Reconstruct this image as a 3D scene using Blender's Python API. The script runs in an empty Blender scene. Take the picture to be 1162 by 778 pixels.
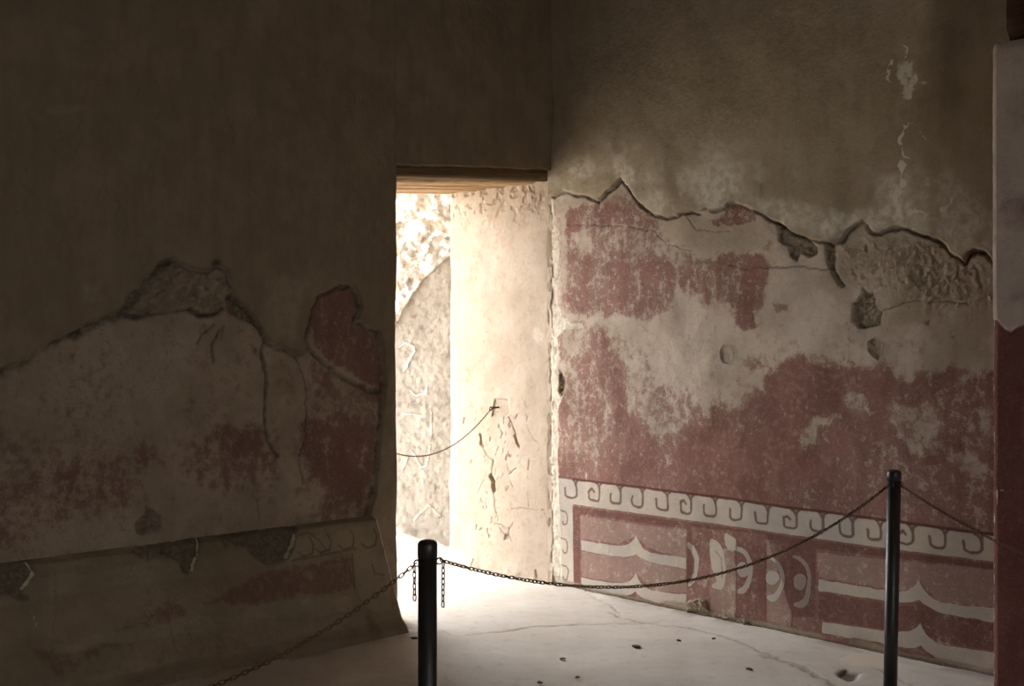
import bpy, bmesh, math, random
import numpy as np
from mathutils import Vector, Matrix
random.seed(5)
sc = bpy.context.scene
COL = sc.collection
F, CX, HY, H = 1395.0, 581.0, 365.0, 1.5      # focal length in px, principal column, horizon row, eye height

# ------------------------------------------------------------------ frame of the room
C0 = np.array([.221, 7.02])                   # the corner
UL = np.array([-.7396, -.673]); UL /= np.linalg.norm(UL)    # along the left wall, away from the corner
UR = np.array([.699, -.715]);  UR /= np.linalg.norm(UR)     # along the right wall, away from the corner
NL = np.array([-UL[1], UL[0]]);  NL = NL if NL @ (-C0) > 0 else -NL
NR = np.array([-UR[1], UR[0]]);  NR = NR if NR @ (-C0) > 0 else -NR
UJ = np.array([-.73, .683]);   UJ /= np.linalg.norm(UJ)     # the door reveal, running outwards
NJ = np.array([-UJ[1], UJ[0]]);  NJ = NJ if NJ @ (-C0) > 0 else -NJ

class Plane:
    """A wall plane: distance along it and height of a point measured off the survey photograph."""
    def __init__(s, o, u, n, off=0., k=0.):
        s.o, s.u, s.n, s.off, s.k = o, u, n, off, k
    def uz(s, pts):
        p = np.asarray(pts, float); q = (p[:, 0]-CX)/F; e = (p[:, 1]-HY)/F
        d = (s.off - H*s.k + s.n @ s.o)/(s.n[0]*q + s.n[1] - s.k*e)
        P = np.stack([q*d, d], 1)
        return np.stack([(P-s.o) @ s.u, H - d*e], 1)
PR, PL, PJ = Plane(C0, UR, NR), Plane(C0, UL, NL), Plane(C0, UJ, NJ)
PD = Plane(C0, UL, NL, .29, .453)
PX = Plane(np.array([0, 8.0]), np.array([1., 0]), np.array([0, -1.]))
def floor_pt(x, y, z=0.):
    d = (H-z)*F/(y-HY); return np.array([(x-CX)/F*d, d])

# ------------------------------------------------------------------ numpy fields
def h2(ix, iy, seed):
    h = (ix.astype(np.int64)*374761393 + iy.astype(np.int64)*668265263 + seed*1442695041) & 0xffffffff
    h = ((h ^ (h >> 13))*1274126177) & 0xffffffff
    h = ((h ^ (h >> 16))*2246822519) & 0xffffffff
    return ((h ^ (h >> 15)) & 0xffff)/65535.0
def vn(x, y, seed=0):
    ix, iy = np.floor(x), np.floor(y); fx, fy = x-ix, y-iy
    fx, fy = fx*fx*fx*(fx*(fx*6-15)+10), fy*fy*fy*(fy*(fy*6-15)+10)
    a, b, c, d = h2(ix, iy, seed), h2(ix+1, iy, seed), h2(ix, iy+1, seed), h2(ix+1, iy+1, seed)
    return (a*(1-fx)+b*fx)*(1-fy)+(c*(1-fx)+d*fx)*fy
def fbm(x, y, scale, oc=4, seed=0):
    r = 0; a = 1.; t = 0; f = 1./scale
    for i in range(oc):
        r = r+a*vn(x*f+17.3*i, y*f-9.1*i, seed+i); t += a; a *= .5; f *= 2.03
    return r/t
def worley(x, y, scale, seed=0):
    x, y = x/scale, y/scale; ix, iy = np.floor(x), np.floor(y)
    f1 = np.full(x.shape, 9.); f2 = f1.copy(); idv = np.zeros(x.shape)
    for dx in (-1, 0, 1):
        for dy in (-1, 0, 1):
            cx, cy = ix+dx, iy+dy
            d = np.hypot(cx+h2(cx, cy, seed)-x, cy+h2(cx, cy, seed+7)-y)
            m = d < f1; f2 = np.where(m, f1, np.minimum(f2, d)); f1 = np.where(m, d, f1)
            idv = np.where(m, h2(cx, cy, seed+3), idv)
    return f1, f2, idv
def sst(a, b, v):
    t = np.clip((v-a)/(b-a), 0, 1); return t*t*(3-2*t)

class Masks:
    def __init__(s, plane, U, Z):
        s.pl, s.U, s.Z = plane, U, Z
        s.n1 = fbm(U, Z, .05, 4, 11)-.5; s.n2 = fbm(U, Z, .05, 4, 31)-.5
        s.m1 = fbm(U, Z, .16, 4, 111)-.5; s.m2 = fbm(U, Z, .16, 4, 131)-.5
    def co(s, warp):
        return s.U+s.n1*warp, s.Z+s.n2*warp
    def dline(s, px, warp=0., reach=.25, wall=False, closed=False):
        """distance to a polyline (metres)"""
        P = np.array(px, float) if wall else s.pl.uz(px)
        if closed: P = np.vstack([P, P[:1]])
        u, z = s.co(warp); D = np.full(u.shape, 9.)
        lo, hi = P.min(0)-reach, P.max(0)+reach
        m = (u > lo[0]) & (u < hi[0]) & (z > lo[1]) & (z < hi[1])
        if not m.any(): return D
        uu, zz = u[m], z[m]; d = np.full(uu.shape, 9.)
        for a, b in zip(P[:-1], P[1:]):
            e = b-a; L = max(e @ e, 1e-9)
            t = np.clip(((uu-a[0])*e[0]+(zz-a[1])*e[1])/L, 0, 1)
            d = np.minimum(d, np.hypot(uu-a[0]-t*e[0], zz-a[1]-t*e[1]))
        D[m] = d; return D
    def poly(s, px, warp=0., reach=.25, wall=False):
        """signed distance to a closed outline, positive inside"""
        P = np.array(px, float) if wall else s.pl.uz(px)
        u, z = s.co(warp)
        D = -np.minimum(s.dline(P, warp, reach, True, True), 9.)
        lo, hi = P.min(0), P.max(0)
        m = (u > lo[0]) & (u < hi[0]) & (z > lo[1]) & (z < hi[1])
        uu, zz = u[m], z[m]; ins = np.zeros(uu.shape, bool)
        for a, b in zip(P, np.roll(P, -1, 0)):
            c = (a[1] > zz) != (b[1] > zz)
            if b[1] != a[1]: ins ^= c & (uu < (b[0]-a[0])*(zz-a[1])/(b[1]-a[1])+a[0])
        dm = np.abs(D[m]); D[m] = np.where(ins, dm, -dm); return D
    def blob(s, px, soft, warp=.03):      # soft-edged 0..1 zone
        a, b = s.n1, s.n2; s.n1, s.n2 = a+s.m1*1.6, b+s.m2*1.6
        v = sst(-soft, soft, s.poly(px, warp, soft*1.5+.05)); s.n1, s.n2 = a, b
        return v
    def line(s, px, w, warp=.006, soft=None, wall=False):
        d = s.dline(px, warp, w*3+.03, wall)
        soft = soft or w*.8
        return 1-sst(w-soft, w+soft, d)

# ------------------------------------------------------------------ meshes
def sheet(plane, us, zs, disp, skirt, masks=None, zmap=None, k=None):
    """grid facing the room; rim folded back by skirt"""
    nu, nz = len(us), len(zs)
    U, Z = np.meshgrid(us, zs)
    U, Z = U.ravel(), Z.ravel()
    if zmap: U, Z = zmap(U, Z)
    d, A, B = disp(U, Z)
    base = plane.o[None]+plane.u[None]*U[:, None]+plane.n[None]*d[:, None]
    V = np.column_stack([base, Z])
    idx = np.arange(nu*nz).reshape(nz, nu)
    flip = np.cross(np.append(plane.u, 0), [0, 0, 1]) @ np.append(plane.n, 0) < 0
    q = np.stack([idx[:-1, :-1], idx[:-1, 1:], idx[1:, 1:], idx[1:, :-1]], -1).reshape(-1, 4)
    if flip: q = q[:, ::-1]
    rim = np.concatenate([idx[0, :], idx[1:, -1], idx[-1, -2::-1], idx[-2:0:-1, 0]])
    back = plane.o[None]+plane.u[None]*U[rim][:, None]+plane.n[None]*np.full((len(rim), 1), -skirt)
    Vb = np.column_stack([back, Z[rim]]); nb = len(V)
    r2 = np.roll(rim, -1); j = np.arange(len(rim)); j2 = np.roll(j, -1)
    s = np.stack([rim, j+nb, j2+nb, r2], -1)
    if flip: s = s[:, ::-1]
    return np.vstack([V, Vb]), np.vstack([q, s]), np.vstack([A, A[rim]]), np.vstack([B, B[rim]])

def prism(pts4, z0, z1):
    """box on four plan points; z0, z1 may be 4-lists"""
    z0 = z0 if hasattr(z0, '__len__') else [z0]*4; z1 = z1 if hasattr(z1, '__len__') else [z1]*4
    V = np.array([[p[0], p[1], z] for p, z in zip(pts4, z0)]+[[p[0], p[1], z] for p, z in zip(pts4, z1)])
    a = pts4; ccw = sum(a[i][0]*a[(i+1) % 4][1]-a[(i+1) % 4][0]*a[i][1] for i in range(4)) > 0
    Q = np.array([[3, 2, 1, 0], [4, 5, 6, 7], [0, 1, 5, 4], [1, 2, 6, 5], [2, 3, 7, 6], [3, 0, 4, 7]])
    if not ccw: Q = Q[:, ::-1]
    return V, Q, None, None

def build(name, pieces, mat, smooth=True, parent=None, defA=(0, 0, 0, 1), defB=(0, 0, 0, 0)):
    Vs, Qs, As, Bs = [], [], [], []; n = 0
    for V, Q, A, B in pieces:
        Vs.append(V); Qs.append(Q+n); n += len(V)
        As.append(A if A is not None else np.tile(np.array(defA, float), (len(V), 1)))
        Bs.append(B if B is not None else np.tile(np.array(defB, float), (len(V), 1)))
    V, Q = np.vstack(Vs), np.vstack(Qs)
    me = bpy.data.meshes.new(name)
    me.vertices.add(len(V)); me.vertices.foreach_set('co', V.astype(np.float32).ravel())
    me.loops.add(Q.size); me.loops.foreach_set('vertex_index', Q.astype(np.int32).ravel())
    me.polygons.add(len(Q)); me.polygons.foreach_set('loop_start', (np.arange(len(Q))*4).astype(np.int32))
    me.update(calc_edges=True)
    sm = np.zeros(len(Q), bool); c = 0
    for (v, q, a, b) in pieces:
        if a is not None: sm[c:c+len(q)] = True
        c += len(q)
    me.polygons.foreach_set('use_smooth', sm)
    for nm, D in (('mask_a', np.vstack(As)), ('mask_b', np.vstack(Bs))):
        at = me.attributes.new(nm, 'FLOAT_COLOR', 'POINT'); at.data.foreach_set('color', D.astype(np.float32).ravel())
    me.materials.append(mat); me.validate()
    o = bpy.data.objects.new(name, me); COL.objects.link(o); o.parent = parent
    return o
def structure(o): o['kind'] = 'structure'; return o
def tag(o, label, cat, group=None):
    o['label'] = label; o['category'] = cat
    if group: o['group'] = group
    return o
def bmobj(name, bm, mat, parent=None, smooth=True):
    me = bpy.data.meshes.new(name); bmesh.ops.recalc_face_normals(bm, faces=bm.faces[:]); bm.to_mesh(me); bm.free()
    if smooth: me.polygons.foreach_set('use_smooth', [True]*len(me.polygons))
    me.materials.append(mat); o = bpy.data.objects.new(name, me); COL.objects.link(o); o.parent = parent
    return o
def empty(name, loc):
    o = bpy.data.objects.new(name, None); COL.objects.link(o); o.location = loc; o.empty_display_size = .05; return o

# ------------------------------------------------------------------ materials
def srgb(r, g, b):
    f = lambda c: (c/255)/12.92 if c/255 <= .04045 else ((c/255+.055)/1.055)**2.4
    return (f(r), f(g), f(b), 1)
class NT:
    def __init__(s, name):
        s.m = bpy.data.materials.new(name); s.m.use_nodes = True; s.t = s.m.node_tree
        s.b = s.t.nodes['Principled BSDF']; s.b.inputs['Roughness'].default_value = .9
        s.b.inputs['Specular IOR Level'].default_value = .15
        s.tc = s.t.nodes.new('ShaderNodeTexCoord').outputs['Object']
    def N(s, typ, **kw):
        n = s.t.nodes.new(typ)
        for k, v in kw.items():
            if k in n.inputs: s.put(n.inputs[k], v)
            else: setattr(n, k, v)
        return n
    def put(s, inp, v):
        if isinstance(v, bpy.types.NodeSocket): s.t.links.new(v, inp)
        else: inp.default_value = v
    def math(s, op, a, b=None, c=None):
        n = s.t.nodes.new('ShaderNodeMath'); n.operation = op
        for i, v in enumerate((a, b, c)):
            if v is not None: s.put(n.inputs[i], v)
        return n.outputs[0]
    def noise(s, scale, detail=5, rough=.6, vec=None, stretch=None):
        v = vec or s.tc
        if stretch:
            mp = s.t.nodes.new('ShaderNodeMapping'); s.t.links.new(v, mp.inputs[0]); mp.inputs['Scale'].default_value = stretch; v = mp.outputs[0]
        n = s.t.nodes.new('ShaderNodeTexNoise'); s.t.links.new(v, n.inputs['Vector'])
        n.inputs['Scale'].default_value = scale; n.inputs['Detail'].default_value = detail; n.inputs['Roughness'].default_value = rough
        return n.outputs[0]
    def vor(s, scale, feature='DISTANCE_TO_EDGE', vec=None):
        n = s.t.nodes.new('ShaderNodeTexVoronoi'); n.feature = feature; s.t.links.new(vec or s.tc, n.inputs['Vector'])
        n.inputs['Scale'].default_value = scale; return n.outputs[0]
    def ramp(s, v, lo, hi, a=0., b=1.):
        n = s.t.nodes.new('ShaderNodeMapRange'); n.interpolation_type = 'SMOOTHSTEP'; s.put(n.inputs[0], v)
        n.inputs[1].default_value = lo; n.inputs[2].default_value = hi; n.inputs[3].default_value = a; n.inputs[4].default_value = b
        return n.outputs[0]
    def mix(s, f, a, b, typ='MIX'):
        n = s.t.nodes.new('ShaderNodeMix'); n.data_type = 'RGBA'; n.blend_type = typ
        s.put(n.inputs[0], f); s.put(n.inputs[6], a); s.put(n.inputs[7], b); return n.outputs[2]
    def attr(s, name):
        a = s.t.nodes.new('ShaderNodeAttribute'); a.attribute_name = name
        sp = s.t.nodes.new('ShaderNodeSeparateColor'); s.t.links.new(a.outputs['Color'], sp.inputs[0])
        return sp.outputs[0], sp.outputs[1], sp.outputs[2], a.outputs['Alpha']
    def bump(s, h, strength, dist=.01, nrm=None):
        n = s.t.nodes.new('ShaderNodeBump'); s.put(n.inputs['Height'], h)
        n.inputs['Strength'].default_value = strength; n.inputs['Distance'].default_value = dist
        if nrm: s.t.links.new(nrm, n.inputs['Normal'])
        return n.outputs[0]
    def done(s, col, nrm=None):
        s.put(s.b.inputs['Base Color'], col)
        if nrm: s.t.links.new(nrm, s.b.inputs['Normal'])
        return s.m

def mural_material(name, ground, ground2, upper, upper2, red, dark, cream, cream2, pale, k=1., dirt_shade=(.045, .035, .025, 1), sd=.1, bs=.9):
    """old lime plaster painted red, with a newer rough plaster above; masks say which is where"""
    n = NT(name)
    R, Cm, Dk, Up = n.attr('mask_a'); St, Wh, Di, Pa = n.attr('mask_b')
    nf, nm, nl = n.noise(140, 4, .7), n.noise(26, 6, .65), n.noise(4.5, 5, .6)
    nv = n.noise(5, 6, .65, stretch=(3.2, 3.2, .7))
    g = n.mix(n.ramp(nl, .35, .65), ground, ground2)
    g = n.mix(n.math('MULTIPLY', n.ramp(nm, .5, .68), .35), g, upper)
    # red pigment, eaten away in specks and along the crazing
    craze = n.ramp(n.vor(17), 0., .045, 1., 0.)
    craze = n.math('MULTIPLY', craze, n.ramp(n.noise(3, 3), .45, .6))
    mot = n.math('ADD', n.math('MULTIPLY', n.math('SUBTRACT', nm, .5), 2.1*k), n.math('MULTIPLY', n.math('SUBTRACT', nf, .5), 1.3*k))
    mot = n.math('ADD', mot, n.math('MULTIPLY', n.math('SUBTRACT', nv, .5), .9*k))
    rf = n.math('SUBTRACT', n.math('ADD', R, mot), n.math('MULTIPLY', craze, .2))
    rf = n.math('MULTIPLY', n.ramp(rf, .16, .86), .9)
    rc = n.mix(n.ramp(nl, .35, .68), red, n.mix(.45, red, dark))
    rc = n.mix(n.math('MULTIPLY', n.ramp(nm, .45, .75), .3), rc, ground)
    rc = n.mix(n.math('MULTIPLY', n.ramp(n.math('MULTIPLY', Dk, -1.), 0., 1.), .8), rc, n.mix(.3, rc, ground))
    c = n.mix(rf, g, rc)
    # painted bands
    cr = n.mix(n.ramp(nl, .4, .6), cream, cream2)
    cr = n.mix(n.math('MULTIPLY', n.ramp(nf, .55, .7), .25), cr, red)
    c = n.mix(n.ramp(n.math('ADD', Cm, n.math('MULTIPLY', n.math('SUBTRACT', nm, .5), .55)), .38, .62), c, cr)
    c = n.mix(n.math('MULTIPLY', n.ramp(n.math('ADD', Dk, n.math('MULTIPLY', n.math('SUBTRACT', nf, .5), .5)), .1, .8), .8), c, dark)
    # newer plaster above
    up = n.mix(n.ramp(n.math('ADD', n.math('MULTIPLY', nv, .35), n.math('MULTIPLY', nl, .65)), .38, .62), upper, upper2)
    up = n.mix(n.math('MULTIPLY', n.ramp(nl, .52, .7), .4), up, ground2)
    up = n.mix(n.math('MULTIPLY', n.ramp(nf, .55, .75), .2), up, n.mix(.6, up, (.02, .018, .015, 1)))
    c = n.mix(Up, c, up)
    c = n.mix(n.math('MULTIPLY', n.ramp(Pa, 0., 1.), n.ramp(nm, .36, .62, .35, 1.)), c, pale)
    stc = n.mix(n.ramp(n.vor(55, 'F1'), .1, .6), n.mix(.65, upper, ground2), n.mix(sd, upper, (0.02, .018, .015, 1)))
    c = n.mix(St, c, stc)
    c = n.mix(n.ramp(n.math('ADD', Wh, n.math('MULTIPLY', n.math('SUBTRACT', nm, .5), 1.6)), .5, .75), c, pale)
    c = n.mix(n.math('MULTIPLY', Di, n.ramp(nm, .3, .6, .5, 1.)), c, dirt_shade)  # cracks and grubby foot, and the painted shade of recessed edges
    c = n.mix(.22, c, n.mix(nf, (.0, .0, .0, 1), (1, 1, 1, 1)), 'OVERLAY')
    h = n.math('ADD', n.math('MULTIPLY', nf, .35), n.math('MULTIPLY', nm, .8))
    h = n.math('ADD', h, n.math('MULTIPLY', n.noise(9, 4, .6, stretch=(1, 1, .4)), .9))
    h = n.math('ADD', h, n.math('MULTIPLY', n.math('MULTIPLY', St, n.noise(60, 4, .8)), 1.3))
    h = n.math('SUBTRACT', h, n.math('MULTIPLY', craze, n.math('MULTIPLY', n.math('SUBTRACT', 1., Up), .14)))
    return n.done(c, n.bump(h, bs, .008))

M = {}
M['right'] = mural_material('painted_lime_plaster', srgb(184, 168, 153), srgb(166, 149, 133), srgb(156, 141, 119), srgb(138, 123, 101),
    srgb(122, 75, 67), srgb(82, 46, 40), srgb(184, 171, 155), srgb(170, 160, 149), srgb(200, 190, 174))
M['left'] = mural_material('darker_painted_plaster', srgb(152, 135, 115), srgb(134, 118, 98), srgb(128, 112, 90), srgb(114, 99, 79),
    srgb(108, 74, 64), srgb(80, 50, 42), srgb(126, 114, 92), srgb(116, 105, 85), srgb(186, 172, 146), sd=.4)  # darker set of plaster and paint tones for the left wall
M['dado'] = mural_material('dingy_dado_plaster', srgb(132, 116, 94), srgb(120, 105, 84), srgb(126, 112, 92), srgb(114, 100, 82),
    srgb(108, 78, 66), srgb(84, 62, 48), srgb(138, 124, 100), srgb(126, 113, 92), srgb(186, 172, 146), sd=.4)
M['reveal'] = mural_material('limewashed_reveal_plaster', srgb(172, 157, 140), srgb(164, 148, 130), srgb(150, 132, 110), srgb(142, 124, 102),
    srgb(150, 110, 90), srgb(110, 80, 56), srgb(226, 214, 190), srgb(226, 214, 190), srgb(186, 176, 160), 1., (.26, .16, .08, 1), bs=.4)
M['outer'] = mural_material('rubble_wall_plaster', srgb(178, 172, 163), srgb(166, 159, 149), srgb(196, 190, 180), srgb(182, 175, 165),
    srgb(190, 120, 110), srgb(100, 84, 66), srgb(215, 205, 190), srgb(215, 205, 190), srgb(244, 240, 232))
M['pier'] = mural_material('pier_plaster', srgb(126, 84, 76), srgb(116, 76, 70), srgb(182, 166, 153), srgb(168, 152, 142),
    srgb(104, 60, 54), srgb(80, 44, 40), srgb(170, 160, 148), srgb(170, 160, 148), srgb(190, 178, 160))

n = NT('worn_lime_floor')
R, Cm, Dk, Up = n.attr('mask_a')
nl, nm, nf = n.noise(1.6, 5, .6), n.noise(13, 6, .65), n.noise(110, 4, .7)
c = n.mix(n.ramp(nl, .35, .65), srgb(204, 196, 186), srgb(190, 180, 168))
c = n.mix(n.math('MULTIPLY', n.ramp(nm, .5, .72), .4), c, srgb(168, 154, 136))
c = n.mix(n.math('MULTIPLY', n.ramp(nf, .58, .72), .35), c, srgb(130, 112, 92))
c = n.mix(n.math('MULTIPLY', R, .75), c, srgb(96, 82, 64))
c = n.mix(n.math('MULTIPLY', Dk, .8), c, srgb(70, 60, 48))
c = n.mix(Cm, c, srgb(214, 198, 170))
h = n.math('ADD', n.math('MULTIPLY', nf, .3), nm)
M['floor'] = n.done(c, n.bump(h, .45, .005))

n = NT('plain_plaster'); nl, nm = n.noise(3, 5), n.noise(40, 5)
M['plain'] = n.done(n.mix(nl, srgb(146, 134, 116), srgb(122, 110, 94)), n.bump(nm, .5, .006))
def wood(name, a, b, dk, axis):
    n = NT(name)
    st = {'x': (1.2, 22, 22)}[axis]
    g = n.noise(1., 7, .6, stretch=st); g2 = n.noise(5, 6, .7, stretch=st); nm = n.noise(6, 5)
    c = n.mix(n.ramp(g, .35, .65), a, b); c = n.mix(n.math('MULTIPLY', n.ramp(g2, .52, .68), .7), c, dk)
    c = n.mix(n.math('MULTIPLY', n.ramp(nm, .5, .75), .4), c, dk)
    return n.done(c, n.bump(n.math('ADD', g, n.math('MULTIPLY', g2, .6)), .9, .012))
M['wood'] = wood('weathered_timber', srgb(172, 142, 106), srgb(140, 108, 76), srgb(70, 46, 28), 'x')
M['log'] = wood('dark_brown_timber', srgb(104, 82, 56), srgb(78, 60, 40), srgb(42, 30, 20), 'x')  # darker brown wood, used on the front lintel log
M['dwood'] = wood('dark_timber', srgb(74, 48, 34), srgb(54, 34, 24), srgb(28, 18, 12), 'x')
n = NT('black_painted_metal'); nm = n.noise(30, 5); nl = n.noise(7, 4)
n.b.inputs['Metallic'].default_value = .0; n.b.inputs['Specular IOR Level'].default_value = .5
n.put(n.b.inputs['Roughness'], n.ramp(nm, .3, .7, .32, .55))
M['post'] = n.done(n.mix(n.ramp(nl, .4, .7), srgb(30, 27, 26), srgb(44, 39, 36)), n.bump(nm, .15, .001))
n = NT('rusty_chain_metal'); nm = n.noise(60, 5)
n.b.inputs['Metallic'].default_value = .1; n.b.inputs['Roughness'].default_value = .55
M['chain'] = n.done(n.mix(nm, srgb(118, 88, 54), srgb(62, 46, 32)))
n = NT('broken_plaster_chip'); M['chip'] = n.done(n.mix(n.noise(80, 4), srgb(120, 100, 76), srgb(70, 56, 42)), n.bump(n.noise(120, 4), .6, .004))
n = NT('courtyard_ground'); M['yard'] = n.done(n.mix(n.noise(2, 6), srgb(214, 204, 188), srgb(190, 178, 158)), n.bump(n.noise(20, 5), .5, .01))

def fine(a, b, step, *more):
    """sample positions: fine from a to b, then coarser steps out to each further stop"""
    v = list(np.arange(a, b, step))+[b]
    for stop, st in more:
        v += list(np.arange(v[-1]+st, stop, st))+[stop]
    return np.array(v)
ZT = 3.55

# ================================================================== RIGHT WALL (mural)
def right_disp(U, Z):
    m = Masks(PR, U, Z)
    q = lambda *a: list(a)
    und = (fbm(U, Z, .6, 3, 1)-.5)*.022+(fbm(U, Z, .12, 3, 2)-.5)*.006
    fnb = fbm(U, Z, .018, 3, 5)-.5
    edge = [(628,222),(634,218),(645,217),(655,220),(668,222),(680,227),(690,218),(700,209),(707,202),(712,209),(722,224),(735,238),(745,244),(756,246),(775,241),(800,238),(823,236),(828,230),(838,230),(850,234),(862,240),(875,247),(890,254),(900,263),(913,268),(930,272),(943,274),(955,272),(962,262),(969,257),(980,250),(990,260),(1000,262),(1020,255),(1035,258),(1050,265),(1067,272),(1080,283),(1094,295),(1100,286),(1110,282),(1122,287),(1132,297),(1175,312)]
    e = PR.uz(edge)
    top = np.vstack([e, [[9, e[-1, 1]], [9, 5], [-1, 5], [-1, e[0, 1]]]])
    sdu = m.poly(top, .03, 5, True)
    up = sst(-.003, .004, sdu)
    # thickness of the newer coat: proud at the edge, feathering away from it
    step = .016*(.6+.8*fbm(U, Z, .25, 2, 9))
    left = [(626,214),(628,235),(628,255),(633,263),(634,280),(633,300),(635,310),(631,330),(632,340),(637,360),(648,366),(660,367),(661,372),(648,373),(640,374),(632,382),(633,400),(633,420),(637,427),(642,433),(640,445),(634,460),(633,480),(633,540),(634,600),(636,672)]
    l = PR.uz(left)
    lp = np.vstack([l, [[-1, -1], [-1, l[0, 1]]]])
    sdl = m.poly(lp, .012, .3, True)
    rev = sst(-.003, .003, sdl)*(1-up)
    # losses showing rubble
    stones = [[(880,250),(900,263),(917,272),(927,280),(927,288),(917,290),(907,288),(905,296),(897,290),(895,280),(883,272)],
              [(935,272),(948,277),(948,307),(953,318),(958,324),(955,327),(950,322),(943,310),(937,297)],
              [(980,324),(985,330),(990,330),(992,344),(1001,352),(1000,367),(987,370),(975,373),(967,364),(967,344),(977,337)],
              [(634,420),(638,424),(642,434),(640,445),(636,450),(633,447)]]
    st = np.zeros(U.shape); 
    for p in stones: st = np.maximum(st, sst(-.004, .004, m.poly(p, .02)))
    ov1 = m.poly([(992,383),(999,385),(1002,392),(1001,400),(996,409),(989,404),(984,397),(985,387)], .004)
    ov2 = m.poly([(820,391),(828,392),(831,400),(830,409),(825,413),(819,412),(816,404),(817,395)], .004)
    d = und+up*step-.012*rev-.018*st+st*fnb*.02
    st = np.maximum(st, sst(0, .006, ov1)*.5); d -= .010*sst(0, .006, ov1)-.003*sst(-.01, 0, ov1); d -= .004*sst(.0, .006, ov2); d += .003*(1-sst(.0, .005, np.abs(ov2)))
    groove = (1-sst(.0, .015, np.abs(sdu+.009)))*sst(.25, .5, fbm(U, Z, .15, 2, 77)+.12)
    d -= .012*groove
    d += rev*fnb*.006
    # ---- pigment
    low = fbm(U, Z, .35, 4, 21); med = fbm(U*1., Z*.45, .09, 4, 23)
    R = np.full(U.shape, .0)
    def zone(px, v, soft=.04, warp=.05):
        nonlocal R
        b = m.blob(px, soft, warp); R = R*(1-b)+v*b
    def rzone(px, v, soft, warp=.06): zone(px, v, soft, warp)
    zone([(560,200),(1240,200),(1240,470),(560,470)], .1, .01)
    # big lower field
    zone([(600,374),(680,371),(700,392),(712,420),(742,440),(770,450),(800,470),(835,462),(852,446),(872,424),(890,410),(905,405),(960,412),(1000,414),(1030,427),(1060,420),(1100,412),(1180,430),(1180,900),(600,900)], .86, .04)
    zone([(600,374),(680,371),(700,392),(712,420),(700,470),(690,520),(600,540)], .66, .06)
    zone([(700,430),(735,440),(780,452),(800,480),(770,500),(735,480),(712,470)], .42, .05)
    zone([(690,375),(715,378),(735,400),(745,440),(720,440),(705,420)], .36, .03)
    zone([(640,376),(664,374),(668,395),(650,405),(638,392)], .34, .03)
    # upper left field
    zone([(642,236),(665,230),(700,225),(722,228),(743,251),(759,272),(783,284),(805,290),(836,276),(870,280),(870,345),(858,352),(840,352),(812,348),(783,334),(768,332),(752,352),(731,362),(700,357),(680,355),(650,361),(642,350),(642,300)], .68, .03)
    zone([(650,262),(672,262),(676,285),(660,290),(648,282)], .32, .025)
    zone([(722,258),(745,262),(776,284),(776,300),(738,296),(722,280)], .42, .035)
    zone([(672,232),(705,226),(722,245),(715,256),(680,255)], .85, .015)
    zone([(648,232),(662,232),(664,260),(648,262)], .8, .015)
    zone([(802,250),(822,246),(828,233),(845,232),(858,243),(857,252),(830,256),(805,255)], .92, .01, .02)
    zone([(810,290),(866,286),(868,345),(858,350),(835,352),(815,325)], .76, .02)
    zone([(836,340),(856,336),(855,372),(845,374),(833,368)], .82, .01, .02)
    zone([(760,262),(800,258),(865,258),(865,284),(812,288),(785,282)], .14, .02)
    zone([(876,345),(892,345),(893,352),(880,354)], .75, .008, .02)
    zone([(838,398),(862,400),(866,415),(848,422)], .5, .02)
    zone([(1048,362),(1055,362),(1056,369),(1049,369)], .75, .006, .02)
    zone([(1076,376),(1086,379),(1084,385),(1076,383)], .65, .006, .02)
    # pale rubbed places in the lower red
    for p, v in (([(905,492),(930,478),(950,470),(948,482),(930,492),(928,510),(905,512)], .36),
                 ([(952,452),(965,446),(980,452),(988,472),(970,474),(955,466)], .52),
                 ([(1010,462),(1045,452),(1066,478),(1062,505),(1036,514),(1018,490)], .45),
                 ([(1068,505),(1110,512),(1126,535),(1104,540),(1078,520)], .52),
                 ([(1110,460),(1130,450),(1130,500),(1118,495)], .6),
                 ([(855,438),(864,437),(864,449),(855,449)], .2),
                 ([(732,470),(758,465),(762,490),(740,496)], .4)):
        zone(p, v, .02, .05)
    R += (low-.5)*.5+(med-.5)*.35
    # ---- dado with the scroll border
    ft = [(600,536.2),(632,540),(820,563),(900,575),(1000,588),(1130,605),(1190,612)]
    fb = [(600,566),(649,572),(820,594.7),(900,607),(1000,621),(1128,637),(1190,645)]
    FT, FB = PR.uz(ft), PR.uz(fb)
    zt, zb = np.interp(U, FT[:, 0], FT[:, 1]), np.interp(U, FB[:, 0], FB[:, 1])
    wz = Z+(m.n2)*.006; wu = U+(m.n1)*.006
    dado = sst(-.004, .004, zt-wz)
    R = np.where(Z < zt, .9+(low-.5)*.25+(med-.5)*.25, R)
    C = sst(-.004, .004, np.minimum(zt-.012-wz, wz-zb))
    uv = PR.uz([(650,600)])[0, 0]
    C = np.maximum(C, sst(-.004, .004, np.minimum(uv-wu, zt-wz)))
    Dk = (1-sst(.002, .010, np.abs(zt-wz-.004)))*.9
    def L(P, w=.0068):
        nonlocal Dk
        Dk = np.maximum(Dk, m.line(P, w, .014, .006, True)*.85)
    vx = [654,681,705,730,759,785,813,842,872,904,934,968,1000,1036,1073,1114,1158]
    tops = [PR.uz([(x, np.interp(x, [p[0] for p in ft], [p[1] for p in ft]))])[0] for x in vx]
    rr = random.Random(3)
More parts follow.
